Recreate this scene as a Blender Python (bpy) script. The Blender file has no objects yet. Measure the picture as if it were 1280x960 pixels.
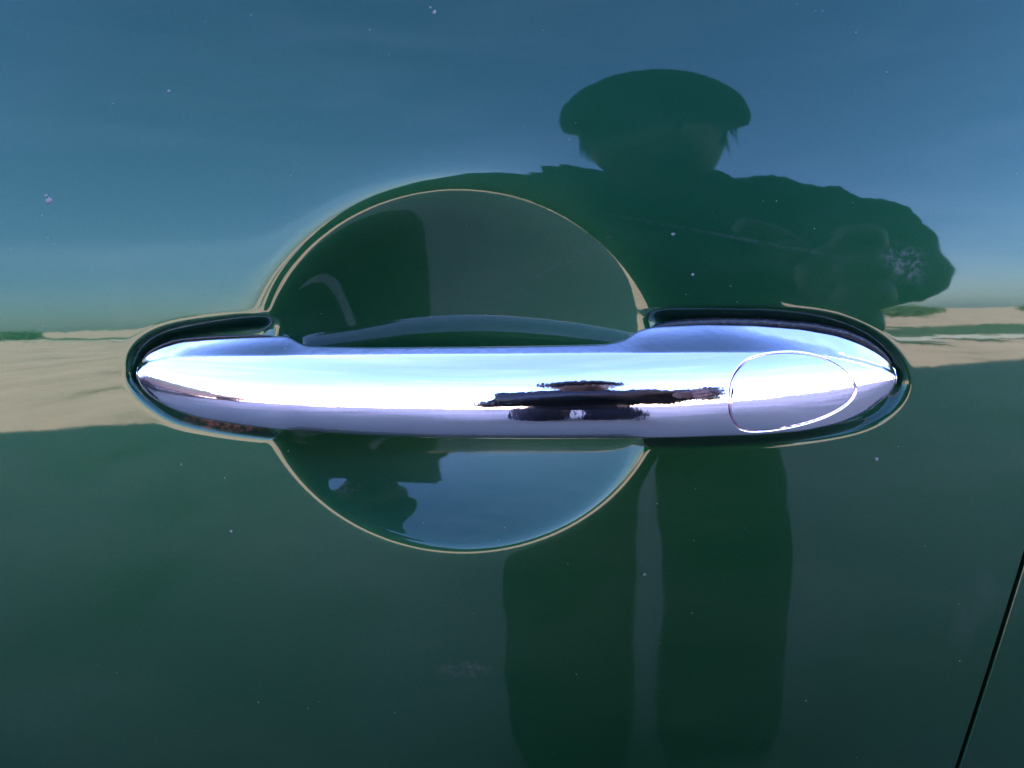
import bpy, bmesh, math, random
import numpy as np
from mathutils import Vector, Matrix
random.seed(7)
rng = np.random.default_rng(11)
sc = bpy.context.scene
COL = sc.collection

# ------------------------------------------------------------------ camera, sky, sun, exposure
F = 950.0            # focal length, pixels of a 1280 px wide picture
D = 0.19             # lens to door skin
HZ = 0.92            # height of the handle above the ground
ROLL = 0.040         # the car stands on a slight cross slope
ROOT = Matrix.Translation((0, 0, HZ)) @ Matrix.Rotation(ROLL, 4, 'Y')

cam_d = bpy.data.cameras.new('camera')
cam = bpy.data.objects.new('camera', cam_d)
COL.objects.link(cam)
cam_d.sensor_width = 36
cam_d.lens = F / 1280 * 36
cam_d.clip_start = 0.005
cam_d.clip_end = 3000
cam.matrix_world = ROOT @ Matrix.Translation((0, -D, 0)) @ Matrix.Rotation(math.radians(90), 4, 'X')
sc.camera = cam

SUN_EL, SUN_ROT = 32.0, -28.0       # behind the car, a little to the left
w = bpy.data.worlds.new('World')
sc.world = w
w.use_nodes = True
nt = w.node_tree
bg = nt.nodes['Background']
sky = nt.nodes.new('ShaderNodeTexSky')
sky.sky_type = 'NISHITA'
sky.sun_disc = False
sky.sun_elevation = math.radians(SUN_EL)
sky.sun_rotation = math.radians(SUN_ROT)
sky.air_density = 1.0
sky.dust_density = 0.7
sky.ozone_density = 1.6
tint = nt.nodes.new('ShaderNodeMix')        # the deep, clean blue of this sky
tint.data_type = 'RGBA'
tint.blend_type = 'MULTIPLY'
tint.inputs['Factor'].default_value = 1
tint.inputs['B'].default_value = (0.50, 0.63, 0.98, 1)
nt.links.new(sky.outputs[0], tint.inputs['A'])
# faint high cloud, stretched along the horizon
g_tc = nt.nodes.new('ShaderNodeTexCoord')
g_mp = nt.nodes.new('ShaderNodeMapping')
g_mp.inputs['Scale'].default_value = (1.2, 1.0, 5.5)
g_mp.inputs['Rotation'].default_value = (0.0, 0.12, 0.4)
nt.links.new(g_tc.outputs['Generated'], g_mp.inputs['Vector'])
g_n = nt.nodes.new('ShaderNodeTexNoise')
g_n.inputs['Scale'].default_value = 1.7
g_n.inputs['Detail'].default_value = 9
g_n.inputs['Roughness'].default_value = 0.55
g_n.inputs['Distortion'].default_value = 0.6
nt.links.new(g_mp.outputs[0], g_n.inputs['Vector'])
g_r = nt.nodes.new('ShaderNodeMapRange')
g_r.interpolation_type = 'SMOOTHSTEP'
g_r.inputs['From Min'].default_value = 0.42
g_r.inputs['From Max'].default_value = 0.72
g_r.inputs['To Max'].default_value = 0.24
nt.links.new(g_n.outputs['Fac'], g_r.inputs['Value'])
cl = nt.nodes.new('ShaderNodeMix')
cl.data_type = 'RGBA'
cl.blend_type = 'MULTIPLY'
cl.inputs['B'].default_value = (2.4, 1.9, 1.55, 1)
nt.links.new(tint.outputs['Result'], cl.inputs['A'])
nt.links.new(g_r.outputs[0], cl.inputs['Factor'])
nt.links.new(cl.outputs['Result'], bg.inputs[0])
bg.inputs[1].default_value = 0.069

sd = bpy.data.lights.new('sun', 'SUN')
sd.energy = 5.0
sd.angle = math.radians(0.5)
sd.color = (1.0, 0.95, 0.88)
so = bpy.data.objects.new('sun', sd)
COL.objects.link(so)
el, az = math.radians(SUN_EL), math.radians(SUN_ROT)
sdir = Vector((math.sin(az) * math.cos(el), math.cos(az) * math.cos(el), math.sin(el)))
so.rotation_euler = sdir.to_track_quat('Z', 'Y').to_euler()
so.location = (0, 6, 6)

vs = sc.view_settings
vs.view_transform = 'Standard'
vs.look = 'None'
vs.gamma = 1
vs.use_curve_mapping = False
vs.exposure = 4.4
sc.cycles.use_denoising = True
sc.cycles.caustics_reflective = False
sc.cycles.caustics_refractive = False
sc.cycles.max_bounces = 10
sc.cycles.glossy_bounces = 8

# ------------------------------------------------------------------ helpers
def link(o):
    COL.objects.link(o)
    return o

def empty(name, label, cat, group=None):
    o = link(bpy.data.objects.new(name, None))
    o['label'] = label
    o['category'] = cat
    if group:
        o['group'] = group
    return o

def mesh_np(name, V, faces, mat, parent=None, normals=None, smooth=True):
    me = bpy.data.meshes.new(name)
    V = np.asarray(V, dtype=np.float64)
    if isinstance(faces, np.ndarray):
        n, k = faces.shape
        me.vertices.add(len(V))
        me.vertices.foreach_set('co', V.ravel())
        me.loops.add(n * k)
        me.loops.foreach_set('vertex_index', faces.ravel().astype(np.int32))
        me.polygons.add(n)
        me.polygons.foreach_set('loop_start', np.arange(0, n * k, k, dtype=np.int32))
        me.polygons.foreach_set('loop_total', np.full(n, k, dtype=np.int32))
        me.update(calc_edges=True)
    else:
        me.from_pydata(V.tolist(), [], faces)
        me.update()
    me.polygons.foreach_set('use_smooth', [smooth] * len(me.polygons))
    if normals is not None:
        me.normals_split_custom_set_from_vertices(np.asarray(normals).tolist())
    me.validate()
    me.materials.append(mat)
    o = link(bpy.data.objects.new(name, me))
    if parent:
        o.parent = parent
    return o

def bm_obj(name, bm, mat, parent=None, smooth=True):
    me = bpy.data.meshes.new(name)
    bmesh.ops.recalc_face_normals(bm, faces=bm.faces)
    bm.to_mesh(me)
    bm.free()
    for p in me.polygons:
        p.use_smooth = smooth
    me.materials.append(mat)
    o = link(bpy.data.objects.new(name, me))
    if parent:
        o.parent = parent
    return o

def grid_faces(nu, nv, wrap_v=False):
    i = np.arange(nu - 1)[:, None]
    jn = nv if wrap_v else nv - 1
    j = np.arange(jn)[None, :]
    a = i * nv + j
    b = i * nv + (j + 1) % nv
    c = (i + 1) * nv + (j + 1) % nv
    d = (i + 1) * nv + j
    return np.stack([a + 0 * b, b + 0 * a, c, d], -1).reshape(-1, 4)

def catmull(P, n, closed=False):
    P = np.asarray(P, float)
    out = []
    m = len(P)
    seg = m if closed else m - 1
    for i in range(seg):
        if closed:
            p0, p1, p2, p3 = P[(i - 1) % m], P[i], P[(i + 1) % m], P[(i + 2) % m]
        else:
            p0, p1, p2, p3 = P[max(i - 1, 0)], P[i], P[i + 1], P[min(i + 2, m - 1)]
        t = np.linspace(0, 1, n, endpoint=False)[:, None]
        out.append(0.5 * (2 * p1 + (p2 - p0) * t + (2 * p0 - 5 * p1 + 4 * p2 - p3) * t ** 2 + (3 * p1 - p0 - 3 * p2 + p3) * t ** 3))
    out = np.concatenate(out)
    if not closed:
        out = np.vstack([out, P[-1]])
    return out

def sdf_poly(X, Z, P):
    """signed distance (positive inside) of points to a closed polygon"""
    sh = X.shape
    x = X.ravel()
    z = Z.ravel()
    d2 = np.full(x.shape, 1e9)
    ins = np.zeros(x.shape, bool)
    n = len(P)
    for i in range(n):
        ax, az_ = P[i]
        bx, bz = P[(i + 1) % n]
        ex, ez = bx - ax, bz - az_
        L = ex * ex + ez * ez + 1e-18
        t = np.clip(((x - ax) * ex + (z - az_) * ez) / L, 0, 1)
        dx = x - ax - t * ex
        dz = z - az_ - t * ez
        d2 = np.minimum(d2, dx * dx + dz * dz)
        cross = (az_ > z) != (bz > z)
        with np.errstate(divide='ignore', invalid='ignore'):
            xi = ax + (z - az_) * ex / (ez if ez != 0 else 1e-18)
        ins ^= cross & (x < xi)
    d = np.sqrt(d2)
    return np.where(ins, d, -d).reshape(sh)

def softplus(p, k):
    q = np.clip(p / k, -40, 40)
    return np.where(p / k > 40, p, k * np.log1p(np.exp(q)))

def sstep(a, b, x):
    t = np.clip((x - a) / (b - a), 0, 1)
    return t * t * (3 - 2 * t)

# ------------------------------------------------------------------ materials
def new_mat(name):
    m = bpy.data.materials.new(name)
    m.use_nodes = True
    return m, m.node_tree, m.node_tree.nodes['Principled BSDF']

def simple(name, col, rough=0.6, metal=0.0, noise=0.0, scale=20, bump=0.0):
    m, t, p = new_mat(name)
    p.inputs['Base Color'].default_value = (*col, 1)
    p.inputs['Roughness'].default_value = rough
    p.inputs['Metallic'].default_value = metal
    if noise or bump:
        tc = t.nodes.new('ShaderNodeTexCoord')
        nz = t.nodes.new('ShaderNodeTexNoise')
        nz.inputs['Scale'].default_value = scale
        nz.inputs['Detail'].default_value = 6
        t.links.new(tc.outputs['Object'], nz.inputs['Vector'])
        if noise:
            r = t.nodes.new('ShaderNodeValToRGB')
            r.color_ramp.elements[0].position = 0.3
            r.color_ramp.elements[1].position = 0.7
            r.color_ramp.elements[0].color = (*[c * (1 - noise) for c in col], 1)
            r.color_ramp.elements[1].color = (*[min(1, c * (1 + noise)) for c in col], 1)
            t.links.new(nz.outputs['Fac'], r.inputs['Fac'])
            t.links.new(r.outputs['Color'], p.inputs['Base Color'])
        if bump:
            b = t.nodes.new('ShaderNodeBump')
            b.inputs['Strength'].default_value = bump
            b.inputs['Distance'].default_value = 0.01
            t.links.new(nz.outputs['Fac'], b.inputs['Height'])
            t.links.new(b.outputs['Normal'], p.inputs['Normal'])
    return m

def paint_mat():
    m, t, p = new_mat('green_metallic_paint')
    N, L = t.nodes, t.links
    tc = N.new('ShaderNodeTexCoord')
    # metal flake under the lacquer
    fl = N.new('ShaderNodeTexVoronoi')
    fl.inputs['Scale'].default_value = 4200
    L.new(tc.outputs['Object'], fl.inputs['Vector'])
    mr = N.new('ShaderNodeMapRange')
    mr.inputs['To Min'].default_value = 0.82
    mr.inputs['To Max'].default_value = 1.2
    L.new(fl.outputs['Color'], mr.inputs['Value'])
    base = N.new('ShaderNodeMix')
    base.data_type = 'RGBA'
    base.blend_type = 'MULTIPLY'
    base.inputs['Factor'].default_value = 1
    base.inputs['A'].default_value = (0.0066, 0.0375, 0.0158, 1)
    L.new(mr.outputs['Result'], base.inputs['B'])
    # dust specks: sparse tiny irregular dots, a few larger
    def specks(scale, keep, size):
        dist = N.new('ShaderNodeTexNoise')
        dist.inputs['Scale'].default_value = scale * 5
        L.new(tc.outputs['Object'], dist.inputs['Vector'])
        add = N.new('ShaderNodeVectorMath')
        add.operation = 'MULTIPLY_ADD'
        add.inputs[1].default_value = (0.35 / scale,) * 3
        L.new(dist.outputs['Color'], add.inputs[0])
        L.new(tc.outputs['Object'], add.inputs[2])
        v = N.new('ShaderNodeTexVoronoi')
        v.inputs['Scale'].default_value = scale
        L.new(add.outputs[0], v.inputs['Vector'])
        sep = N.new('ShaderNodeSeparateColor')
        L.new(v.outputs['Color'], sep.inputs[0])
        g = N.new('ShaderNodeMath'); g.operation = 'GREATER_THAN'; g.inputs[1].default_value = 1 - keep
        L.new(sep.outputs[0], g.inputs[0])
        sz = N.new('ShaderNodeMath'); sz.operation = 'MULTIPLY'; sz.inputs[1].default_value = size
        L.new(sep.outputs[1], sz.inputs[0])
        lt = N.new('ShaderNodeMath'); lt.operation = 'LESS_THAN'
        L.new(v.outputs['Distance'], lt.inputs[0])
        L.new(sz.outputs[0], lt.inputs[1])
        mu = N.new('ShaderNodeMath'); mu.operation = 'MULTIPLY'
        L.new(g.outputs[0], mu.inputs[0])
        L.new(lt.outputs[0], mu.inputs[1])
        return mu.outputs[0]
    s1 = specks(170, 0.10, 0.075)
    s2 = specks(620, 0.03, 0.13)
    mx = N.new('ShaderNodeMath'); mx.operation = 'MAXIMUM'
    L.new(s1, mx.inputs[0])
    L.new(s2, mx.inputs[1])
    # thin hazy film of dust in soft patches and wipe streaks
    sc_ = N.new('ShaderNodeMapping')
    sc_.inputs['Scale'].default_value = (5, 5, 16)
    sc_.inputs['Rotation'].default_value = (0, 0.5, 0)
    L.new(tc.outputs['Object'], sc_.inputs['Vector'])
    n1 = N.new('ShaderNodeTexNoise')
    n1.inputs['Scale'].default_value = 1.6
    n1.inputs['Detail'].default_value = 8
    n1.inputs['Roughness'].default_value = 0.68
    L.new(sc_.outputs[0], n1.inputs['Vector'])
    m1 = N.new('ShaderNodeMapRange')
    m1.inputs['From Min'].default_value = 0.48
    m1.inputs['From Max'].default_value = 0.78
    m1.inputs['To Max'].default_value = 0.06
    L.new(n1.outputs['Fac'], m1.inputs['Value'])
    mm = N.new('ShaderNodeMath'); mm.operation = 'MAXIMUM'
    ms = N.new('ShaderNodeMath'); ms.operation = 'MULTIPLY'; ms.inputs[1].default_value = 0.75
    L.new(mx.outputs[0], ms.inputs[0])
    L.new(ms.outputs[0], mm.inputs[0])
    L.new(m1.outputs[0], mm.inputs[1])
    dirt = N.new('ShaderNodeMix')
    dirt.data_type = 'RGBA'
    dirt.inputs['B'].default_value = (0.16, 0.15, 0.14, 1)
    L.new(mm.outputs[0], dirt.inputs['Factor'])
    L.new(base.outputs['Result'], dirt.inputs['A'])
    def blob(px, py, sx, sz, rot, scale, lo, hi):
        mpn = N.new('ShaderNodeMapping')
        mpn.vector_type = 'TEXTURE'
        mpn.inputs['Location'].default_value = ((px - 640) / F * D, 0, (480 - py) / F * D)
        mpn.inputs['Rotation'].default_value = (0, rot, 0)
        mpn.inputs['Scale'].default_value = (sx, 1, sz)
        L.new(tc.outputs['Object'], mpn.inputs['Vector'])
        ln = N.new('ShaderNodeVectorMath'); ln.operation = 'LENGTH'
        L.new(mpn.outputs[0], ln.inputs[0])
        fall = N.new('ShaderNodeMapRange')
        fall.interpolation_type = 'SMOOTHSTEP'
        fall.inputs['From Min'].default_value = 1.0
        fall.inputs['From Max'].default_value = 0.2
        L.new(ln.outputs['Value'], fall.inputs['Value'])
        nn_ = N.new('ShaderNodeTexNoise')
        nn_.inputs['Scale'].default_value = scale
        nn_.inputs['Detail'].default_value = 6
        nn_.inputs['Roughness'].default_value = 0.7
        L.new(tc.outputs['Object'], nn_.inputs['Vector'])
        th_ = N.new('ShaderNodeMapRange')
        th_.inputs['From Min'].default_value = lo
        th_.inputs['From Max'].default_value = hi
        L.new(nn_.outputs['Fac'], th_.inputs['Value'])
        mu = N.new('ShaderNodeMath'); mu.operation = 'MULTIPLY'
        L.new(fall.outputs[0], mu.inputs[0])
        L.new(th_.outputs[0], mu.inputs[1])
        return mu.outputs[0]
    grit = N.new('ShaderNodeMix')
    grit.data_type = 'RGBA'
    grit.inputs['B'].default_value = (0.34, 0.12, 0.08, 1)
    L.new(blob(275, 531, 0.013, 0.0022, 0.13, 700, 0.42, 0.60), grit.inputs['Factor'])
    L.new(dirt.outputs['Result'], grit.inputs['A'])
    smear = N.new('ShaderNodeMix')
    smear.data_type = 'RGBA'
    smear.inputs['B'].default_value = (0.10, 0.088, 0.098, 1)
    sm1 = blob(1240, 775, 0.006, 0.016, 0.27, 90, 0.3, 0.8)
    sm2 = blob(580, 850, 0.009, 0.003, 0.0, 400, 0.45, 0.9)
    sm3 = blob(1132, 328, 0.0085, 0.0058, 0.6, 420, 0.46, 0.74)
    sm4 = blob(700, 330, 0.03, 0.0012, -0.5, 500, 0.5, 0.8)
    sm5 = blob(930, 300, 0.045, 0.0007, 0.18, 500, 0.4, 0.8)
    sm6 = blob(430, 610, 0.004, 0.003, 0.3, 900, 0.5, 0.75)
    acc = sm1
    s0_ = N.new('ShaderNodeMath'); s0_.operation = 'MULTIPLY'; s0_.inputs[1].default_value = 0.30
    L.new(sm1, s0_.inputs[0]); acc = s0_.outputs[0]
    for q_, k_ in ((sm3, 1.0), (sm4, 0.4), (sm5, 0.3), (sm6, 0.6)):
        sc_m = N.new('ShaderNodeMath'); sc_m.operation = 'MULTIPLY'; sc_m.inputs[1].default_value = k_
        L.new(q_, sc_m.inputs[0])
        mxm = N.new('ShaderNodeMath'); mxm.operation = 'MAXIMUM'
        L.new(acc, mxm.inputs[0]); L.new(sc_m.outputs[0], mxm.inputs[1])
        acc = mxm.outputs[0]
    sm1 = acc
    sma = N.new('ShaderNodeMath'); sma.operation = 'MAXIMUM'
    L.new(sm1, sma.inputs[0]); L.new(sm2, sma.inputs[1])
    L.new(sma.outputs[0], smear.inputs['Factor'])
    L.new(grit.outputs['Result'], smear.inputs['A'])
    L.new(smear.outputs['Result'], p.inputs['Base Color'])
    p.inputs['Roughness'].default_value = 0.5
    mi = N.new('ShaderNodeMath'); mi.operation = 'SUBTRACT'; mi.inputs[0].default_value = 1
    mi.use_clamp = True
    L.new(mm.outputs[0], mi.inputs[1])
    L.new(mi.outputs[0], p.inputs['Metallic'])
    p.inputs['Specular IOR Level'].default_value = 0.0
    p.inputs['Coat Weight'].default_value = 1.0
    p.inputs['Coat IOR'].default_value = COAT_IOR
    cr = N.new('ShaderNodeMapRange')
    cr.inputs['To Min'].default_value = 0.022
    cr.inputs['To Max'].default_value = 0.6
    L.new(mm.outputs[0], cr.inputs['Value'])
    L.new(cr.outputs[0], p.inputs['Coat Roughness'])
    # orange peel
    op = N.new('ShaderNodeTexNoise')
    op.inputs['Scale'].default_value = 140
    op.inputs['Detail'].default_value = 2
    L.new(tc.outputs['Object'], op.inputs['Vector'])
    b = N.new('ShaderNodeBump')
    b.inputs['Strength'].default_value = 1.0
    b.inputs['Distance'].default_value = 0.000009
    L.new(op.outputs['Fac'], b.inputs['Height'])
    L.new(b.outputs['Normal'], p.inputs['Coat Normal'])
    return m

COAT_IOR = 1.42
PAINT = paint_mat()

def chrome_mat():
    m, t, p = new_mat('polished_chrome')
    N, L = t.nodes, t.links
    p.inputs['Base Color'].default_value = (1.0, 0.82, 0.87, 1)
    p.inputs['Metallic'].default_value = 1
    tc = N.new('ShaderNodeTexCoord')
    mp = N.new('ShaderNodeMapping')
    mp.inputs['Scale'].default_value = (60, 400, 1400)
    mp.inputs['Rotation'].default_value = (0, 0.12, 0)
    L.new(tc.outputs['Object'], mp.inputs['Vector'])
    n = N.new('ShaderNodeTexNoise')
    n.inputs['Scale'].default_value = 1.0
    n.inputs['Detail'].default_value = 5
    L.new(mp.outputs[0], n.inputs['Vector'])
    r = N.new('ShaderNodeMapRange')
    r.inputs['From Min'].default_value = 0.35
    r.inputs['From Max'].default_value = 0.75
    r.inputs['To Min'].default_value = 0.02
    r.inputs['To Max'].default_value = 0.085
    L.new(n.outputs['Fac'], r.inputs['Value'])
    L.new(r.outputs[0], p.inputs['Roughness'])
    n2 = N.new('ShaderNodeTexNoise')
    n2.inputs['Scale'].default_value = 480
    n2.inputs['Detail'].default_value = 4
    L.new(tc.outputs['Object'], n2.inputs['Vector'])
    b = N.new('ShaderNodeBump')
    b.inputs['Strength'].default_value = 1.0
    b.inputs['Distance'].default_value = 0.000028
    L.new(n2.outputs['Fac'], b.inputs['Height'])
    L.new(b.outputs['Normal'], p.inputs['Normal'])
    return m
CHROME = chrome_mat()
RUBBER = simple('black_rubber_seal', (0.012, 0.011, 0.014), 0.35, 0, 0.5, 900, 0.2)
GLASS = simple('dark_window_glass', (0.01, 0.012, 0.012), 0.03)
TYRE = simple('tyre_rubber', (0.02, 0.02, 0.02), 0.8)
RIM = simple('silver_wheel', (0.5, 0.5, 0.52), 0.3, 1.0)
BLACK = simple('black_trim', (0.01, 0.01, 0.01), 0.6)
SKIN = simple('skin', (0.30, 0.17, 0.125), 0.5)
JACKET = simple('dark_jacket_cloth', (0.02, 0.022, 0.03), 0.9, 0, 0.3, 60, 0.3)
TROUSER = simple('dark_trouser_cloth', (0.018, 0.02, 0.028), 0.9, 0, 0.3, 60, 0.3)
CAP = simple('dark_cap_cloth', (0.014, 0.014, 0.016), 0.9)
SHOE = simple('black_shoe_leather', (0.012, 0.011, 0.01), 0.5)
EYE = simple('eye_white', (0.3, 0.3, 0.3), 0.2)
PHONE = simple('phone_case', (0.012, 0.012, 0.014), 0.3)

# ------------------------------------------------------------------ the setting
def ground_mat():
    m, t, p = new_mat('pale_dry_sandy_ground')
    N, L = t.nodes, t.links
    tc = N.new('ShaderNodeTexCoord')
    mp = N.new('ShaderNodeMapping')
    mp.inputs['Scale'].default_value = (1.3, 0.45, 1)
    L.new(tc.outputs['Object'], mp.inputs['Vector'])
    n = N.new('ShaderNodeTexNoise')
    n.inputs['Scale'].default_value = 0.8
    n.inputs['Detail'].default_value = 10
    n.inputs['Roughness'].default_value = 0.62
    L.new(mp.outputs[0], n.inputs['Vector'])
    r = N.new('ShaderNodeValToRGB')
    e = r.color_ramp.elements
    e[0].position = 0.33; e[0].color = (0.26, 0.20, 0.145, 1)
    e[1].position = 0.62; e[1].color = (0.60, 0.455, 0.36, 1)
    x = e.new(0.42); x.color = (0.48, 0.365, 0.285, 1)
    L.new(n.outputs['Fac'], r.inputs['Fac'])
    # painted shade: ground colour darkens towards the car, edge broken by noise
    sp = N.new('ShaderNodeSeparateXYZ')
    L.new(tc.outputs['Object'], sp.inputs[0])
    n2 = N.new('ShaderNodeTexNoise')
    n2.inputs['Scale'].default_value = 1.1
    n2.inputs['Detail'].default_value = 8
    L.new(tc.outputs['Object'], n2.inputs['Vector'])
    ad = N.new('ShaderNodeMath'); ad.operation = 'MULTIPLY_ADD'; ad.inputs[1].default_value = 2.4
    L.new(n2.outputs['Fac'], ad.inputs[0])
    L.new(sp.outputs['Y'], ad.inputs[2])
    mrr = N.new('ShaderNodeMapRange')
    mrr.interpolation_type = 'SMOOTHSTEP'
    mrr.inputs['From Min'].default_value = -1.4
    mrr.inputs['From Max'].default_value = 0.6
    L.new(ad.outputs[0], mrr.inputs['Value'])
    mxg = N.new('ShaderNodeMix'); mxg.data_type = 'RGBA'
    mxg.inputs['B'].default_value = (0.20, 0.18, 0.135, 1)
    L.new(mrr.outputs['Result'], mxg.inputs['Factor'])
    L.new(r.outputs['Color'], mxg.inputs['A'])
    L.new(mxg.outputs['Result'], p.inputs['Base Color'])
    p.inputs['Roughness'].default_value = 0.95
    p.inputs['Specular IOR Level'].default_value = 0.1
    return m
S = 900
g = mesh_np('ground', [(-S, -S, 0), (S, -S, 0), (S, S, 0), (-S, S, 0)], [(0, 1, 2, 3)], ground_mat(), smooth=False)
g['kind'] = 'structure'

# unseen building added behind the car so its roof line throws shade over it
A_, B_ = Vector((-19.0, 8.93, 0)), Vector((10.0, -0.72, 0))
dr = (B_ - A_).normalized()
nb = Vector((-dr.y, dr.x, 0))           # away from the car
shade_house = empty('shade_house', 'plain rendered two-storey building with flat roof, added unseen behind the car to cast shade', 'shade_house')
def house_box(name, a, b, d0, d1, z0, z1, mat, parent):
    bm = bmesh.new()
    L = (B_ - A_).length
    vs_ = []
    for z in (z0, z1):
        for (u, d) in ((a, d0), (b, d0), (b, d1), (a, d1)):
            p = A_ + dr * u + nb * d
            vs_.append(bm.verts.new((p.x, p.y, z)))
    for f in ((0, 3, 2, 1), (4, 5, 6, 7), (0, 1, 5, 4), (1, 2, 6, 5), (2, 3, 7, 6), (3, 0, 4, 7)):
        bm.faces.new([vs_[k] for k in f])
    return bm_obj(name, bm, mat, parent, smooth=False)
HL_ = (B_ - A_).length
WALL = simple('cream_render', (0.42, 0.38, 0.32), 0.9, 0, 0.12, 3, 0.2)
FRAME = simple('white_window_frame', (0.7, 0.7, 0.68), 0.5)
PANE = simple('window_pane', (0.02, 0.025, 0.03), 0.05)
house_box('wall', 0, HL_, 0.3, 6.3, 0, 6.75, WALL, shade_house)
house_box('roof', -0.3, HL_ + 0.3, 0.0, 6.6, 6.753, 7.0, FRAME, shade_house)
for zz in (0.9, 3.7):
    for k in range(7):
        u0 = 1.4 + k * 3.7
        f_ = house_box('window', u0, u0 + 1.3, 0.24, 0.297, zz, zz + 1.35, FRAME, shade_house)
        house_box('pane', u0 + 0.08, u0 + 1.22, 0.225, 0.237, zz + 0.08, zz + 1.27, PANE, f_)

# ------------------------------------------------------------------ the door skin
def px2(px, py, o=0.0):
    return ((px - 640) / F * (D - o), (480 - py) / F * (D - o))

# tilt of the skin (positive faces the sky) integrated to an outward height
_z = np.linspace(-0.9, 0.9, 3601)
_k = 0.55 + 1.45 * sstep(-0.035, 0.03, _z)
_k = _k * (1 - 0.75 * sstep(0.10, 0.2, np.abs(_z)))
_tau = np.concatenate([[0], np.cumsum((_k[1:] + _k[:-1]) / 2 * np.diff(_z))])
_tau -= np.interp(0.0164, _z, _tau) + 0.043
_P = -np.concatenate([[0], np.cumsum((np.tan(_tau[1:]) + np.tan(_tau[:-1])) / 2 * np.diff(_z))])
_P -= np.interp(0.0, _z, _P)

def skin(x, z):
    return np.interp(z, _z, _P) - x ** 2 / (2 * 3.2)

GRO = catmull([px2(*p) for p in [
    (156, 463), (162, 440), (182, 421), (215, 408), (265, 400), (330, 394), (420, 390), (600, 388), (800, 387), (900, 386),
    (980, 388), (1045, 397), (1095, 418), (1126, 447), (1138, 480), (1122, 511), (1085, 534), (1020, 548), (930, 556),
    (800, 558), (600, 557), (420, 554), (330, 546), (270, 538), (215, 525), (178, 502), (161, 482)]], 8, closed=True)
CX, CZ = px2(578, 462)
AX, AZ = 0.0508, 0.0456
CAP_D = 0.0121

def seam_x(z):
    return 0.1330 + (z + 0.044) * 0.235

def door_depth(X, Z):
    # dish for the fingers
    r2 = ((X - CX) / AX) ** 2 + ((Z - CZ) / AZ) ** 2
    r = np.sqrt(r2)
    tv = (Z - CZ) / AZ
    cap = CAP_D * (1 - r2) * (1 - 0.06 * np.clip((X - CX) / AX, -1.3, 1.3)) * (1 - 0.20 * np.clip(tv, -1.3, 1.3))
    d1 = softplus(cap, 0.00055 + 0.0005 * sstep(-0.2, 0.5, tv) + 0.0003 * sstep(0.0, 0.6, tv) * sstep(-0.2, 0.5, (X - CX) / AX))
    # shallow well in which the handle sits
    s = sdf_poly(X, Z, GRO)
    wd_ = 0.0036 - 0.0017 * (1 - sstep(-0.006, 0.004, Z))
    well = wd_ - softplus(wd_ - s * (1.1 + 0.4 * sstep(-0.006, 0.004, Z)), 0.0009)
    d2 = softplus(well, 0.00050) * sstep(0.90, 1.04, r)
    k = 0.0007
    d = np.logaddexp(d1 / k, d2 / k) * k
    d = d - k * math.log(2) * np.exp(-np.maximum(d1, d2) / k)
    # shut line
    sg = np.abs(X - seam_x(Z)) * 0.963
    tr = softplus((0.00050 - sg) * 7.0, 0.0007)
    return d + np.minimum(tr, 0.009)

xs = np.unique(np.round(np.concatenate([
    np.linspace(-0.72, -0.135, 60), np.arange(-0.135, -0.102, 0.0009), np.arange(-0.102, 0.102, 0.00030),
    np.arange(0.102, 0.128, 0.0004), np.arange(0.128, 0.138, 0.00016), np.arange(0.138, 0.146, 0.0005), np.linspace(0.146, 0.72, 120)]), 6))
zs = np.unique(np.round(np.concatenate([
    np.linspace(-0.48, -0.10, 60), np.arange(-0.10, -0.050, 0.0009), np.arange(-0.050, 0.054, 0.00030),
    np.arange(0.054, 0.10, 0.0009), np.linspace(0.10, 0.20, 24)]), 6))
X, Z = np.meshgrid(xs, zs, indexing='ij')
X = X + 0.235 * (Z + 0.044) * sstep(-0.13, 0.120, X) * (1 - sstep(0.15, 0.6, X))       # columns follow the shut line
def O_(X, Z):
    return skin(X, Z) - door_depth(X, Z)
OO = O_(X, Z)
e = 0.00006
# analytic-ish normals: finite differences of the height itself (only near the fine area), grid gradient elsewhere
gx = (O_(X + e, Z) - O_(X - e, Z)) / (2 * e)
gz = (O_(X, Z + e) - O_(X, Z - e)) / (2 * e)
# surface: (x, -O, z); normal toward -y
NN = np.stack([-gx, -np.ones_like(gx), -gz], -1)
NN /= np.linalg.norm(NN, axis=-1, keepdims=True)
VV = np.stack([X, -OO, Z], -1).reshape(-1, 3)
NN = NN.reshape(-1, 3)
FF = grid_faces(len(xs), len(zs))[:, ::-1]
# orientation: make sure faces point to -y
a, b, c = VV[FF[0, 0]], VV[FF[0, 1]], VV[FF[0, 2]]
if np.cross(b - a, c - b)[1] > 0:
    FF = FF[:, ::-1]
cen = VV[FF].mean(1)
er = ((cen[:, 0] - CX) / (AX * 1.012)) ** 2 + ((cen[:, 2] - CZ) / (AZ * 1.012)) ** 2
side = cen[:, 0] > seam_x(cen[:, 2])
def sub(mask, name, parent):
    f = FF[mask]
    idx, inv = np.unique(f.ravel(), return_inverse=True)
    return mesh_np(name, VV[idx], inv.reshape(f.shape), PAINT, parent, NN[idx])

car = empty('parked_car', 'dark green car seen close up, glossy door with chrome handle over a finger recess', 'car')
car.matrix_world = ROOT
door = sub((er >= 1) & ~side, 'door_panel', car)
rec = sub(er < 1, 'handle_recess', door)
quarter = sub(side, 'quarter_panel', car)

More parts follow.
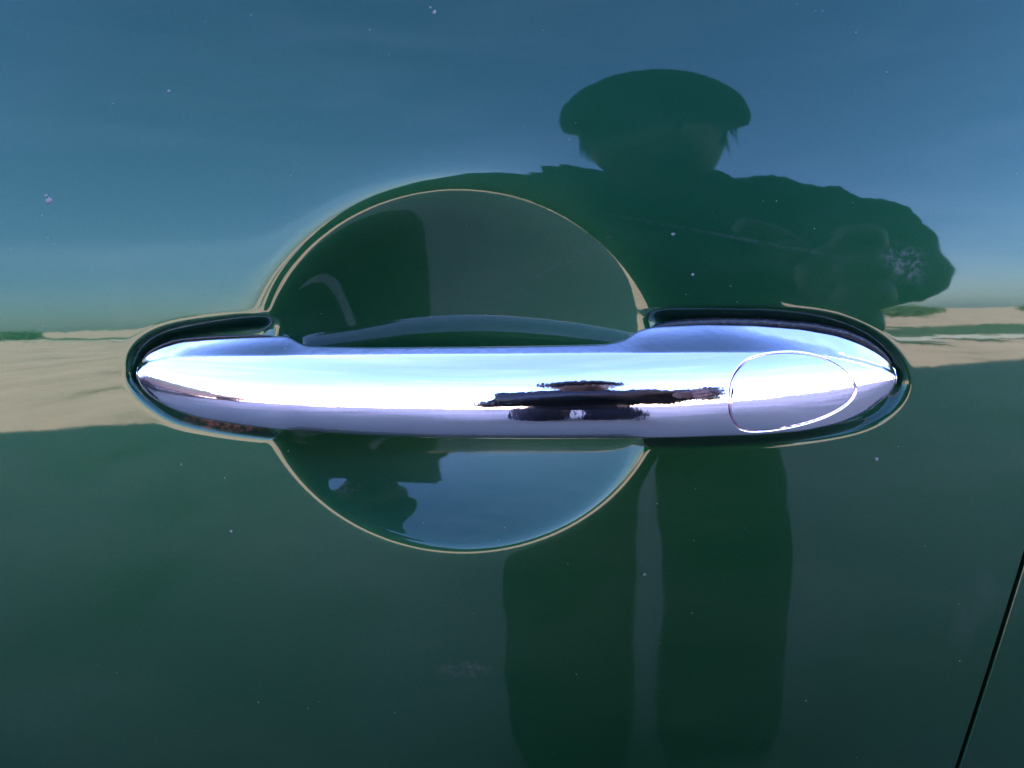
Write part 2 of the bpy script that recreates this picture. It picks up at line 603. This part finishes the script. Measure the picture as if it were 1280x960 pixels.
# rest of the car (outside the picture, but it throws the shade and stands behind the skin)
zr = np.concatenate([[-0.66, -0.60], np.linspace(-0.54, -0.483, 3), [-0.479], np.linspace(-0.44, 0.16, 9), [0.199, 0.203], [0.24]])
xr = np.concatenate([np.linspace(-3.40, -0.724, 18), [-0.719], np.linspace(-0.6, 0.6, 7), [0.719, 0.724], np.linspace(0.85, 1.40, 9)])
def plan(x):      # tuck of the body at nose and tail
    t = np.where(x < -2.2, (-2.2 - x) / 1.2, np.where(x > 0.9, (x - 0.9) / 0.5, 0))
    return 0.30 * t ** 2.4
def shell(side_sign):
    V = []
    for x in xr:
        for z in zr:
            o_ = float(skin(min(max(x, -0.9), 0.9), z)) - plan(x)
            if -0.7215 < x < 0.7215 and -0.481 < z < 0.201:
                o_ -= 0.06
            y = -o_ if side_sign > 0 else 1.70 + o_
            V.append((x, y, z))
    f = grid_faces(len(xr), len(zr))
    return np.array(V), f
V1, f1 = shell(1)
V2, f2 = shell(-1)
n1 = len(V1)
nz_ = len(zr)
faces = f1.tolist() + (f2[:, ::-1] + n1).tolist()
for i in range(len(xr) - 1):      # deck (bonnet, boot) and floor
    faces.append((i * nz_ + nz_ - 1, n1 + i * nz_ + nz_ - 1, n1 + (i + 1) * nz_ + nz_ - 1, (i + 1) * nz_ + nz_ - 1))
    faces.append((i * nz_, (i + 1) * nz_, n1 + (i + 1) * nz_, n1 + i * nz_))
for i in (0, len(xr) - 1):
    for j in range(nz_ - 1):
        faces.append((i * nz_ + j, i * nz_ + j + 1, n1 + i * nz_ + j + 1, n1 + i * nz_ + j))
body = mesh_np('body_shell', np.vstack([V1, V2]), faces, PAINT, car, smooth=False)
bm = bmesh.new()
gh = [(-2.35, 0.235, 0.05), (-1.5, 0.72, 0.25), (0.95, 0.72, 0.25), (1.35, 0.235, 0.05)]
vs_ = [[bm.verts.new((x, y, z)) for y in (ins, 1.70 - ins)] for x, z, ins in gh]
for i in range(3):
    bm.faces.new((vs_[i][0], vs_[i][1], vs_[i + 1][1], vs_[i + 1][0]))
bm.faces.new([v[0] for v in vs_])
bm.faces.new([v[1] for v in reversed(vs_)])
bm_obj('window_glass', bm, GLASS, car, smooth=False)
bm = bmesh.new()
rp = [(-1.55, 0.715), (-1.0, 0.745), (0.5, 0.75), (1.0, 0.715)]
vv = [[bm.verts.new((x, y, z + dz)) for (y, dz) in ((0.25, 0.0), (0.45, 0.02), (1.25, 0.02), (1.45, 0.0))] for x, z in rp]
for i in range(3):
    for j in range(3):
        bm.faces.new((vv[i][j], vv[i][j + 1], vv[i + 1][j + 1], vv[i + 1][j]))
bm_obj('roof', bm, PAINT, car)
for wx in (-2.45, 0.98):
    for wy in (0.10, 1.60):
        for nm, rad, th, mt in (('tyre', 0.30, 0.19, TYRE), ('rim', 0.20, 0.20, RIM)):
            bm = bmesh.new()
            bmesh.ops.create_cone(bm, cap_ends=True, segments=40, radius1=rad, radius2=rad, depth=th,
                                  matrix=Matrix.Translation((wx, wy, -HZ + 0.305)) @ Matrix.Rotation(math.pi / 2, 4, 'X'))
            if nm == 'tyre':
                wh = bm_obj('wheel', bm, mt, car, smooth=False)
            else:
                bm_obj('rim', bm, mt, wh, smooth=False)

# ------------------------------------------------------------------ the chrome handle
def tab(pts):
    p = np.array(pts, float)
    return p[:, 0], p[:, 1]
TOP = tab([(170.5, 459), (172.5, 453), (176, 447), (182, 441), (192, 435), (215, 426), (245, 423.5), (280, 421.5), (330, 420), (345, 419.5), (356, 426), (372, 432), (450, 433.5), (600, 433), (700, 431.5), (762, 430), (788, 425), (808, 413), (830, 408), (900, 405), (960, 406), (1020, 411), (1060, 418.5), (1086, 429.5), (1104, 441), (1113, 449.5), (1118, 456), (1121.5, 462)])
BOT = tab([(170.5, 474), (172.5, 479), (176, 486), (182, 493), (192, 501), (215, 513), (250, 523), (300, 531.5), (350, 537), (450, 543.5), (550, 547), (700, 547.5), (850, 546), (950, 543), (1010, 538), (1055, 528), (1082, 517), (1100, 506), (1112, 495), (1118, 487), (1121.5, 480)])
CRE = tab([(170.5, 463), (176, 455), (182, 451), (200, 446), (240, 444.5), (320, 444), (640, 443), (900, 440), (980, 440), (1040, 443), (1080, 449), (1106, 458), (1121, 468)])
NOS = tab([(170.5, 467), (182, 469), (200, 476), (240, 488), (300, 497), (400, 504), (600, 508), (850, 505), (950, 498), (1020, 490), (1070, 481), (1106, 474), (1121, 472.5)])
st = []
p_ = 170.5
while p_ < 1121:
    st.append(p_)
    edge = min(p_ - 170.5, 1121 - p_)
    stp = 0.25 + min(1.6, edge * 0.06)
    if 895 < p_ < 1082:
        stp = min(stp, 0.55)
    p_ += stp
st.append(1121.0)
st = np.array(st)
def smooth_tab(T, sig=7.0):
    q = np.arange(120, 1172, 1.0)
    v = np.interp(q, *T)
    out = np.interp(st, q, v)
    k = np.exp(-0.5 * (np.arange(-24, 25) / sig) ** 2)
    k /= k.sum()
    vs2 = np.convolve(np.pad(v, 24, mode='edge'), k, 'valid')
    sm = np.interp(st, q, vs2)
    edge = np.minimum(st - 170.5, 1121 - st)
    wgt = sstep(6, 40, edge)
    return out * (1 - wgt) + sm * wgt
top, bot, cre, nos = [smooth_tab(T, s) for T, s in ((TOP, 6), (BOT, 9), (CRE, 9), (NOS, 12))]
tt = (st - 645.5) / 474.5
Nh = 0.0215 - ((st - 645) * 0.000182) ** 2 / 0.44
Nh = Nh * np.clip(1 - np.abs(tt) ** 6, 0, 1) ** 0.62 - 0.0012 * np.abs(tt) ** 20
mount = np.maximum(1 - sstep(330, 375, st), sstep(775, 825, st))
FAC = 1.25 - 0.50 * np.maximum(1 - sstep(185, 330, st), sstep(900, 1060, st)) - 0.34 * np.maximum(1 - sstep(178, 225, st), sstep(1040, 1110, st))
TH = 0.74
secs = []
for i, px in enumerate(st):
    on = Nh[i]
    xw = (px - 640) / F * (D - on)
    zn = (480 - nos[i]) / F * (D - on)
    zc = (480 - cre[i]) / F * (D - on + 0.003)
    dl = (zc - zn) * math.tan(TH / 2)
    oc = on - dl
    zb = (480 - bot[i]) / F * (D - on + 0.008)
    ot = oc - 0.004
    for _q in range(4):
        zt = (480 - top[i]) / F * (D - ot)
        ot = max(oc - FAC[i] * max(zt - zc, 0.0005), -0.002)
    lowd = min(0.0095, max(on + 0.0030, 0.0002))
    ob = min(on - 0.0135, 0.02) * (1 - mount[i]) + (-0.0032) * mount[i]
    q = []
    # back centre -> back top
    zm = (zt + zb) / 2
    for s in np.linspace(0, 1, 10, endpoint=False):
        q.append((zm + (zt - zm) * 0.75 * s, ob))
    # back top to top edge (rounded)
    for s in np.linspace(0, 1, 12, endpoint=False):
        a_ = s * math.pi / 2
        q.append((zm + (zt - zm) * (0.75 + 0.25 * math.sin(a_)), ob + (ot - ob) * (1 - math.cos(a_))))
    # top facet, hollowed a little towards the base on the mounts
    for s in np.linspace(0, 1, 44, endpoint=False):
        f = s
        hol = mount[i] * 0.12 * math.sin(math.pi * s) * (1 - 0.35 * s)
        oo = ot + (oc - ot) * max(0, f - hol * 0.55)
        q.append((zt + (zc - zt) * f, oo))
    for s in np.linspace(0, 1, 60, endpoint=False):
        th = TH * (1 - s)
        q.append((zn + (zc - zn) * math.sin(th) / math.sin(TH), on - dl * (1 - math.cos(th)) / (1 - math.cos(TH))))
    TL_ = 1.08 - 0.28 * float(mount[i]) - 0.36 * float(max(1 - sstep(180, 300, px), sstep(900, 1060, px)))
    lowd = min((zn - zb) * math.tan(TL_ / 2), max(on + 0.0030, 0.0002))
    for s in np.linspace(0, 1, 60, endpoint=False):
        th = s * TL_
        q.append((zn + (zb - zn) * math.sin(th) / math.sin(TL_), on - lowd * (1 - math.cos(th)) / (1 - math.cos(TL_))))
    for s in np.linspace(0, 1, 14, endpoint=False):
        a_ = s * math.pi / 2
        o0 = on - lowd
        q.append((zm + (zb - zm) * (0.75 + 0.25 * math.cos(a_)), o0 + (ob - o0) * math.sin(a_)))
    for s in np.linspace(0, 1, 10, endpoint=False):
        q.append((zm + (zb - zm) * 0.75 * (1 - s), ob))
    q = np.array(q)
    # resample evenly and round the corners
    qc = np.vstack([q, q[:1]])
    L_ = np.concatenate([[0], np.cumsum(np.hypot(*np.diff(qc, axis=0).T))])
    NS = 360
    u = np.linspace(0, L_[-1], NS, endpoint=False)
    r_ = np.stack([np.interp(u, L_, qc[:, 0]), np.interp(u, L_, qc[:, 1])], -1)
    step = L_[-1] / NS
    sig = min(min(0.00036, 0.012 * L_[-1]) / max(step, 1e-6), 5)
    kk = np.exp(-0.5 * (np.arange(-15, 16) / sig) ** 2)
    kk /= kk.sum()
    rp_ = np.vstack([r_[-15:], r_, r_[:15]])
    r_ = np.stack([np.convolve(rp_[:, 0], kk, 'valid'), np.convolve(rp_[:, 1], kk, 'valid')], -1)
    secs.append(np.column_stack([np.full(NS, xw), -r_[:, 1], r_[:, 0]]))
SV = np.array(secs)                        # [station, section, xyz]
# align section start drift by even smoothing along the length
def proj(V):
    dd = D + V[..., 1]
    return 640 + V[..., 0] / dd * F, 480 - V[..., 2] / dd * F
dU = np.gradient(SV, axis=0)
dV = (np.roll(SV, -1, 1) - np.roll(SV, 1, 1))
NRM = np.cross(dU, dV)
NRM /= np.linalg.norm(NRM, axis=-1, keepdims=True) + 1e-12
if NRM[len(st) // 2, 180, 1] > 0:
    NRM = -NRM
COVER = catmull([(912, 502), (916, 474), (932, 452), (958, 443), (990, 440.5), (1020, 445), (1045, 456), (1062, 471), (1069, 486), (1063, 500),
                 (1044, 514), (1018, 525), (988, 533), (955, 538), (930, 537), (916, 525)], 10, closed=True)
PXg, PYg = proj(SV)
front = NRM[..., 1] < 0.05
sel = front & (PXg > 900) & (PXg < 1080)
sd_ = np.full(PXg.shape, -50.0)
sd_[sel] = sdf_poly(PXg[sel], PYg[sel], COVER)
depth = 0.0011 * sstep(-1.9, 0.4, sd_)
depth[~front] = 0
SH = SV - NRM * depth[..., None]
nst, nse = SH.shape[:2]
Vh = SH.reshape(-1, 3)
Fh = grid_faces(nst, nse, wrap_v=True)
caps = [list(range(nse)), list(range((nst - 1) * nse, nst * nse))[::-1]]
a, b, c = [Vh[Fh[(nst // 2) * nse + 180, k]] for k in range(3)]
if np.cross(b - a, c - b)[1] > 0:
    Fh = Fh[:, ::-1]
    caps = [c_[::-1] for c_ in caps]
handle = mesh_np('door_handle', Vh, Fh, CHROME, car)

# lock cover: a patch of the same surface, its edge rolled over
fi = np.where(sel.any(0))[0]
def surf(px, py):
    """point and normal on the handle front that shows at px, py"""
    i0 = np.interp(px, PXg[:, 180], np.arange(nst))
    for _ in range(4):
        i = int(np.clip(i0, 0, nst - 2)); t = i0 - i
        row = SV[i] * (1 - t) + SV[i + 1] * t
        nr = NRM[i] * (1 - t) + NRM[i + 1] * t
        rx, ry = proj(row)
        ok = nr[:, 1] < -0.02
        idx = np.where(ok)[0]
        yy = ry[idx]
        o_ = np.argsort(yy)
        j = idx[o_]
        x_at = np.interp(py, ry[j], rx[j])
        slope = (PXg[min(i + 1, nst - 1), 180] - PXg[i, 180])
        i0 += (px - x_at) / max(slope, 1e-6)
        i0 = min(max(i0, 0), nst - 2)
    pos = np.array([np.interp(py, ry[j], row[j, k]) for k in range(3)])
    nn = np.array([np.interp(py, ry[j], nr[j, k]) for k in range(3)])
    return pos, nn / np.linalg.norm(nn)
cc = COVER.mean(0)
rings = list(np.linspace(0.0, 0.93, 26)[1:]) + [0.955, 0.965, 0.972, 0.978, 0.982, 0.983]
drop = [0.0] * 25 + [0.0, 0.00001, 0.00002, 0.00004, 0.00009, 0.0010]
pos, nn = surf(*cc)
Vc = [pos + nn * 0.00005]
for rr, dd in zip(rings, drop):
    for p in COVER:
        q = cc + (p - cc) * rr
        pos, nn = surf(*q)
        Vc.append(pos + nn * (0.00005 - dd))
m_ = len(COVER)
Fc = [(0, 1 + k, 1 + (k + 1) % m_) for k in range(m_)]
for i in range(len(rings) - 1):
    for k in range(m_):
        a, b = 1 + i * m_ + k, 1 + i * m_ + (k + 1) % m_
        Fc.append((a, a + m_, b + m_, b))
Vc = np.array(Vc)
a, b, c = Vc[Fc[0][0]], Vc[Fc[0][1]], Vc[Fc[0][2]]
if np.cross(b - a, c - b)[1] > 0:
    Fc = [f[::-1] for f in Fc]
mesh_np('lock_cover', Vc, Fc, CHROME, handle)

# rubber seals under both feet of the handle
def seal(a0, a1, grow_t, grow_b, parent):
    k = (st >= a0) & (st <= a1)
    ids = np.where(k)[0][::6]
    up, dn = [], []
    for i in ids:
        x_, z_ = px2(st[i], top[i]); up.append((x_, z_))
        x_, z_ = px2(st[i], bot[i]); dn.append((x_, z_))
    loop = np.array(up + dn[::-1])
    c0 = loop.mean(0)
    nx = np.roll(loop, -1, 0) - np.roll(loop, 1, 0)
    nr = np.stack([-nx[:, 1], nx[:, 0]], -1)
    nr /= np.linalg.norm(nr, axis=1, keepdims=True) + 1e-12
    nr *= np.sign(((loop - c0) * nr).sum(1).mean())
    ksm = np.ones(9) / 9
    for q_ in range(2):
        nr[:, q_] = np.convolve(np.concatenate([nr[-4:, q_], nr[:, q_], nr[:4, q_]]), ksm, 'valid')
    gsz = grow_b + (grow_t - grow_b) * sstep(-0.004, 0.006, loop[:, 1:] - c0[1])
    V, Fq = [], []
    prof = [(-0.004, -0.0042), (-0.0006, -0.0010), (0.35, -0.0009), (0.72, -0.0014), (0.93, -0.0022), (1.0, -0.0034), (1.0, -0.0055)]
    prof = [(-1.0, -0.0030), (0.0, -0.0012), (0.4, -0.0010), (0.75, -0.0014), (0.94, -0.0022), (1.0, -0.0034), (1.0, -0.0060)]
    for (f, o_) in prof:
        for p, n_, gg in zip(loop, nr, gsz):
            w_ = p + n_ * (gg * f if f > 0 else 0.0012 * f)
            V.append((w_[0], -(o_ + float(skin(w_[0], w_[1]))), w_[1]))
    m = len(loop)
    for i in range(len(prof) - 1):
        for j in range(m):
            a = i * m + j; b = i * m + (j + 1) % m
            Fq.append((a, b, b + m, a + m))
    o = mesh_np('gasket', V, Fq, RUBBER, parent)
    return o
seal(172, 352, 0.0008, 0.0006, handle)
seal(806, 1119, 0.0019, 0.0006, handle)

# ------------------------------------------------------------------ the photographer
def skin_body(name, chains, mat, parent, sub=2):
    """chains: list of (points, radii[, attach]) ; each chain is its own skinned limb inside one mesh"""
    me = bpy.data.meshes.new(name)
    V, E, R, roots = [], [], [], []
    for ch in chains:
        pts, rad = ch[0], ch[1]
        att = ch[2] if len(ch) > 2 else None
        base = len(V)
        if att is None:
            roots.append(base)
        for i, (p, r) in enumerate(zip(pts, rad)):
            V.append(p); R.append(r if isinstance(r, tuple) else (r, r))
            if i:
                E.append((base + i - 1, base + i))
        if att is not None:
            E.append((att, base))
    me.from_pydata(V, E, [])
    o = link(bpy.data.objects.new(name, me))
    o.parent = parent
    md = o.modifiers.new('skin', 'SKIN')
    md.use_smooth_shade = True
    for i, v in enumerate(me.skin_vertices[0].data):
        v.radius = R[i]
        v.use_root = i in roots
    s = o.modifiers.new('sub', 'SUBSURF')
    s.levels = sub; s.render_levels = sub
    me.materials.append(mat)
    return o

PX, PY = 0.21, -1.00
who = empty('person', 'photographer in dark jacket, trousers and peaked cap holding up a phone beside the car', 'person')
def v(x, y, z):
    return (PX + x, PY + y, z)
Zh = HZ
# right-of-picture hand at the phone end, left-of-picture hand at the lens end
HR = Vector((0.185, -0.235, Zh + 0.035))
HL = Vector((0.03, -0.66, Zh - 0.01))
body = []
body.append(([v(0, 0.02, 0.86), v(0, 0.03, 0.98), v(0, 0.07, 1.10), v(0, 0.12, 1.17), v(0, 0.17, 1.20), v(0, 0.22, 1.23), v(0, 0.27, 1.268), v(0, 0.27, 1.33)],
             [(0.13, 0.10), (0.13, 0.10), (0.14, 0.10), (0.10, 0.08), 0.060, 0.070, 0.112, 0.085]))
body.append(([v(0, 0.372, 1.268), v(0, 0.380, 1.25)], [0.012, 0.014], 6))
body.append(([v(0.092, 0.25, 1.268)], [0.016], 6))
body.append(([v(-0.092, 0.25, 1.268)], [0.016], 6))
sh = 3
shR = [v(0.18, 0.12, 1.14), v(0.29, 0.24, 1.08), tuple(Vector((0.345, -0.50, 1.00))), tuple(HR + Vector((0.045, -0.07, 0.02))), tuple(HR + Vector((0.012, 0.0, 0.005)))]
shL = [v(-0.14, 0.12, 1.11), v(-0.20, 0.16, 0.98), tuple(Vector((-0.09, -0.80, 0.90))), tuple(HL + Vector((-0.035, -0.06, -0.008))), tuple(HL + Vector((0, -0.005, -0.01)))]
body.append((shR, [0.06, 0.048, 0.038, 0.026, 0.030], 3))
body.append((shL, [0.06, 0.048, 0.038, 0.026, 0.030], 3))
for s in (-1, 1):
    body.append(([v(0.09 * s, 0.02, 0.80), v(0.135 * s, 0.10, 0.46), v(0.135 * s, 0.06, 0.10), v(0.135 * s, 0.14, 0.04)], [0.085, 0.058, 0.040, 0.03], 0))
# fingers: each its own chain rooted in the palm
def fingers(H, sx, up):
    for k in range(4):
        zz = 0.030 - 0.020 * k
        ln = [0.9, 1.0, 0.95, 0.78][k]
        b = H + Vector((0.008 * sx, 0.004, zz))
        body.append(([tuple(b), tuple(b + Vector((0.016 * sx, 0.026, 0)) * ln), tuple(b + Vector((0.002 * sx, 0.046, 0)) * ln), tuple(b + Vector((-0.022 * sx, 0.050, 0)) * ln)],
                     [0.0125, 0.0115, 0.0105, 0.009]))
    b = H + Vector((-0.004 * sx, -0.006, 0.02 * up))
    body.append(([tuple(b), tuple(b + Vector((-0.018 * sx, -0.012, 0.024 * up))), tuple(b + Vector((-0.040 * sx, -0.006, 0.034 * up)))], [0.013, 0.011, 0.009]))
fingers(HR, 1, 1)
fingers(HL, -1, 1)
skin_body('body', body, SKIN, who)
# nose, ears, cap, hair
bm = bmesh.new()
bmesh.ops.create_uvsphere(bm, u_segments=28, v_segments=16, radius=0.130)
for q in bm.verts:
    if q.co.z < -0.012:
        q.co.z = -0.012 + (q.co.z + 0.012) * 0.1
    q.co.z *= 0.80
    q.co.y *= 1.12
bm.transform(Matrix.Translation(v(0.0, 0.265, 1.322)) @ Matrix.Rotation(-0.25, 4, 'X'))
cap_o = bm_obj('cap', bm, CAP, who)
bm = bmesh.new()
hr = np.random.default_rng(3)
for k in range(260):
    a_ = hr.uniform(-2.6, 2.6) + math.pi * 1.5
    rr = 0.098 + hr.uniform(-0.008, 0.010)
    c_ = Vector((rr * math.cos(a_), rr * math.sin(a_) * 1.0, 0.0))
    if c_.y > 0.055:
        continue
    z1 = -hr.uniform(0.035, 0.065)
    w_ = Vector((-math.sin(a_), math.cos(a_), 0)) * 0.007
    out = c_.normalized() * hr.uniform(-0.012, 0.012)
    t_ = [bm.verts.new(c_ - w_ + Vector((0, 0, 0.01))), bm.verts.new(c_ + w_ + Vector((0, 0, 0.01))), bm.verts.new(c_ + out + Vector((0, 0, z1)))]
    bm.faces.new(t_)
bm.transform(Matrix.Translation(v(0.0, 0.25, 1.31)))
bm_obj('hair', bm, CAP, who, smooth=False)
bm = bmesh.new()
rows = []
for i in range(7):
    a0 = i / 6
    rows.append([bm.verts.new((0.088 * math.sin(t) * (1 - 0.10 * a0), 0.09 + 0.085 * a0 * math.cos(t) + 0.03 * math.cos(t), -0.012 - 0.02 * a0 - 0.02 * math.sin(t) ** 2)) for t in np.linspace(-1.35, 1.35, 17)])
for i in range(6):
    for j in range(16):
        bm.faces.new((rows[i][j], rows[i + 1][j], rows[i + 1][j + 1], rows[i][j + 1]))
bmesh.ops.solidify(bm, geom=bm.faces[:], thickness=0.003)
bm.transform(Matrix.Translation(v(0.0, 0.265, 1.322)) @ Matrix.Rotation(-0.25, 4, 'X'))
bm_obj('cap_peak', bm, CAP, cap_o)
for s in (-1, 1):
    bm = bmesh.new()
    bmesh.ops.create_uvsphere(bm, u_segments=10, v_segments=8, radius=0.013, matrix=Matrix.Translation(v(0.034 * s, 0.348, 1.285)))
    bm_obj('eye', bm, EYE, who)
jk = [([v(0.02, 0.04, 0.74), v(0.02, 0.03, 0.84), v(0, 0.03, 0.98), v(0, 0.07, 1.10), v(0, 0.12, 1.15), v(0, 0.18, 1.20)], [(0.22, 0.13), (0.21, 0.13), (0.17, 0.13), (0.18, 0.13), (0.13, 0.10), (0.125, 0.10)]),
      (shR[:3] + [tuple(HR + Vector((0.048, -0.075, 0.022)))], [0.095, 0.085, 0.075, 0.055], 4),
      (shL[:3] + [tuple(HL + Vector((-0.04, -0.07, -0.01)))], [0.095, 0.085, 0.072, 0.050], 4)]
def folds(o, size, amt):
    tx = bpy.data.textures.new('folds', 'CLOUDS')
    tx.noise_scale = size
    tx.noise_depth = 3
    md = o.modifiers.new('folds', 'DISPLACE')
    md.texture = tx
    md.texture_coords = 'GLOBAL'
    md.strength = amt
    md.mid_level = 0.45
folds(skin_body('jacket', jk, JACKET, who, 4), 0.07, 0.06)
tr = [([v(0, 0.02, 0.84)], [(0.16, 0.12)])]
tr = [([v(0, 0.02, 0.86), v(0, 0.02, 0.82)], [(0.15, 0.12), (0.15, 0.12)])]
for s in (-1, 1):
    tr.append(([v(0.115 * s, 0.04, 0.72), v(0.135 * s, 0.10, 0.46), v(0.138 * s, 0.08, -0.03)], [0.122, 0.116, 0.124], 1))
folds(skin_body('trousers', tr, TROUSER, who, 4), 0.10, 0.022)
for s in (-1, 1):
    skin_body('shoe', [([v(0.135 * s, 0.0, 0.05), v(0.14 * s, 0.10, 0.05), v(0.15 * s, 0.23, 0.035)], [0.05, 0.048, 0.036])], SHOE, who)

ph = empty('phone', 'black smartphone held sideways in one hand facing the door handle', 'phone')
bm = bmesh.new()
bmesh.ops.create_cube(bm, size=1, matrix=Matrix.Translation((0.066, -D - 0.0085, Zh + 0.022)) @ Matrix.Diagonal((0.162, 0.008, 0.080, 1)))
bmesh.ops.bevel(bm, geom=bm.edges[:], offset=0.003, segments=3, affect='EDGES')
bm_obj('phone_body', bm, PHONE, ph)
bm = bmesh.new()
bmesh.ops.create_cone(bm, cap_ends=True, segments=24, radius1=0.006, radius2=0.006, depth=0.002, matrix=Matrix.Translation((0, -D - 0.0040, Zh)) @ Matrix.Rotation(math.pi / 2, 4, 'X'))
bm_obj('lens', bm, GLASS, ph)

# ------------------------------------------------------------------ shrubs at the far side of the open ground
LEAF = simple('dusty_shrub_leaf', (0.05, 0.085, 0.03), 0.8, 0, 0.4, 2.0)
BARK = simple('shrub_bark', (0.10, 0.08, 0.06), 0.9)
spots = [(-46, -60, 1.15, 'low rounded shrub at the far left edge of the open ground'),
         (-33, -66, 1.1, 'small dusty shrub left of the photographer, far across the open ground'),
         (12, -60, 1.9, 'tall dark shrub far behind the photographer'),
         (30, -50, 1.3, 'broad low shrub first on the right of the photographer'),
         (41, -48, 1.2, 'flat wide shrub second on the right of the photographer'),
         (55, -52, 1.5, 'rounded shrub at the right end of the row')]
for (x, y, h, lab) in spots:
    t = empty('shrub', lab, 'shrub', 'shrubs along the far side of the open ground')
    t.location = (x, y, 0)
    wd = h * 2.2
    n = 1500
    pts = rng.normal(size=(n, 3)); pts /= np.linalg.norm(pts, axis=1, keepdims=True)
    lob = 1 + 0.22 * np.sin(pts[:, :1] * 5 + x) * np.cos(pts[:, 2:] * 4 + y)
    pts = pts * rng.uniform(0.55, 1, (n, 1)) * lob * np.array([wd, wd * 0.7, h * 0.5]) + np.array([0, 0, h * 0.5])
    pts[:, 2] = np.abs(pts[:, 2])
    tri = rng.normal(size=(n, 3, 3)) * 0.12
    V = (pts[:, None, :] + tri).reshape(-1, 3)
    mesh_np('crown', V, np.arange(n * 3).reshape(-1, 3), LEAF, t, smooth=False)
    bm = bmesh.new()
    bmesh.ops.create_cone(bm, cap_ends=True, segments=8, radius1=0.10, radius2=0.05, depth=h * 0.6, matrix=Matrix.Translation((0, 0, h * 0.3)))
    bm_obj('trunk', bm, BARK, t)

# ragged strip of dry grass with a worn pale kerb, crossing the open ground
GRASS = simple('dull_green_grass', (0.05, 0.08, 0.035), 0.9, 0, 0.5, 1.5)
KERB = simple('pale_kerb_stone', (0.62, 0.58, 0.52), 0.85, 0, 0.2, 3)
def strip(name, pts, wid, mat, z, seed, gap):
    C_ = catmull(pts, 40)
    r2 = np.random.default_rng(seed)
    w1 = np.interp(np.arange(len(C_)), np.arange(0, len(C_) + 6, 5), r2.uniform(0.0, 1, len(np.arange(0, len(C_) + 6, 5))))
    w2 = np.interp(np.arange(len(C_)), np.arange(0, len(C_) + 6, 3), r2.uniform(0.2, 1, len(np.arange(0, len(C_) + 6, 3))))
    bm = bmesh.new()
    A = [bm.verts.new((p[0], p[1] + wid * max(0.02, a - gap), z)) for p, a in zip(C_, w1)]
    B = [bm.verts.new((p[0], p[1] - wid * max(0.02, a - gap), z)) for p, a in zip(C_, w2)]
    for i in range(len(C_) - 1):
        bm.faces.new((A[i], B[i], B[i + 1], A[i + 1]))
    o = bm_obj(name, bm, mat, smooth=False)
    o['kind'] = 'structure'
strip('grass_verge', [(-60, -66), (-36, -52), (-14, -36), (0, -25), (5, -17), (9.5, -16), (14, -17), (22, -20), (34, -26)], 8.0, GRASS, 0.02, 5, 0.12)
strip('kerb', [(-60, -60), (-36, -47), (-14, -32), (0, -22), (5, -14.8), (9.5, -13.2), (14, -13.6), (22, -16.4), (34, -21)], 2.0, KERB, 0.028, 9, 0.0)
# dried specks stuck on the door skin
SPLASH = simple('dried_pale_splash', (0.17, 0.15, 0.145), 0.8)
for (px, py, r_, sd2) in ((61, 251, 0.00085, 1), (58, 244, 0.0004, 2), (543, 15, 0.0005, 3), (538, 9, 0.0003, 4), (1096, 574, 0.0004, 5), (289, 664, 0.00035, 6), (211, 114, 0.00035, 7), (866, 343, 0.0004, 8), (1108, 90, 0.00025, 10)):
    r2 = np.random.default_rng(sd2)
    x_, z_ = px2(px, py)
    o_ = float(skin(x_, z_))
    x_, z_ = px2(px, py, o_)
    bm = bmesh.new()
    bmesh.ops.create_icosphere(bm, subdivisions=2, radius=r_)
    for q in bm.verts:
        q.co *= 1 + 0.5 * math.sin(q.co.x / r_ * 4 + sd2) * math.cos(q.co.z / r_ * 5 + sd2 * 2)
        q.co.y *= 0.12
    bm.transform(Matrix.Translation((x_, -o_, z_)))
    bm_obj('dried_speck', bm, SPLASH, door)

# a dark car standing farther along, seen only in the end of the chrome
oc_ = empty('parked_car', 'dark blue saloon parked on the open ground to the left of the door', 'car')
DKP = simple('dark_blue_paint', (0.02, 0.02, 0.05), 0.25)
def extr(name, prof, w0, mat, par):
    bm = bmesh.new()
    a_ = [bm.verts.new((x, -w0, z)) for x, z in prof]
    b_ = [bm.verts.new((x, w0, z)) for x, z in prof]
    bm.faces.new(a_); bm.faces.new(b_[::-1])
    n = len(prof)
    for i in range(n):
        bm.faces.new((a_[i], a_[(i + 1) % n], b_[(i + 1) % n], b_[i]))
    return bm_obj(name, bm, mat, par, smooth=False)
extr('body', [(-2.1, 0.3), (2.1, 0.3), (2.15, 0.75), (1.2, 0.88), (-1.5, 0.92), (-2.15, 0.85)], 0.85, DKP, oc_)
extr('window_glass', [(1.15, 0.885), (0.5, 1.36), (-1.0, 1.36), (-1.5, 0.925)], 0.72, PANE, oc_)
extr('roof', [(0.5, 1.365), (0.3, 1.42), (-0.85, 1.42), (-1.0, 1.365)], 0.70, DKP, oc_)
for x_ in (-1.35, 1.35):
    for y_ in (-0.8, 0.8):
        bm = bmesh.new()
        bmesh.ops.create_cone(bm, cap_ends=True, segments=24, radius1=0.32, radius2=0.32, depth=0.2, matrix=Matrix.Translation((x_, y_, 0.32)) @ Matrix.Rotation(math.pi / 2, 4, 'X'))
        bm_obj('wheel', bm, TYRE, oc_, smooth=False)
oc_.location = (-5.6, -1.55, 0)
oc_.rotation_euler = (0, 0, 1.3)
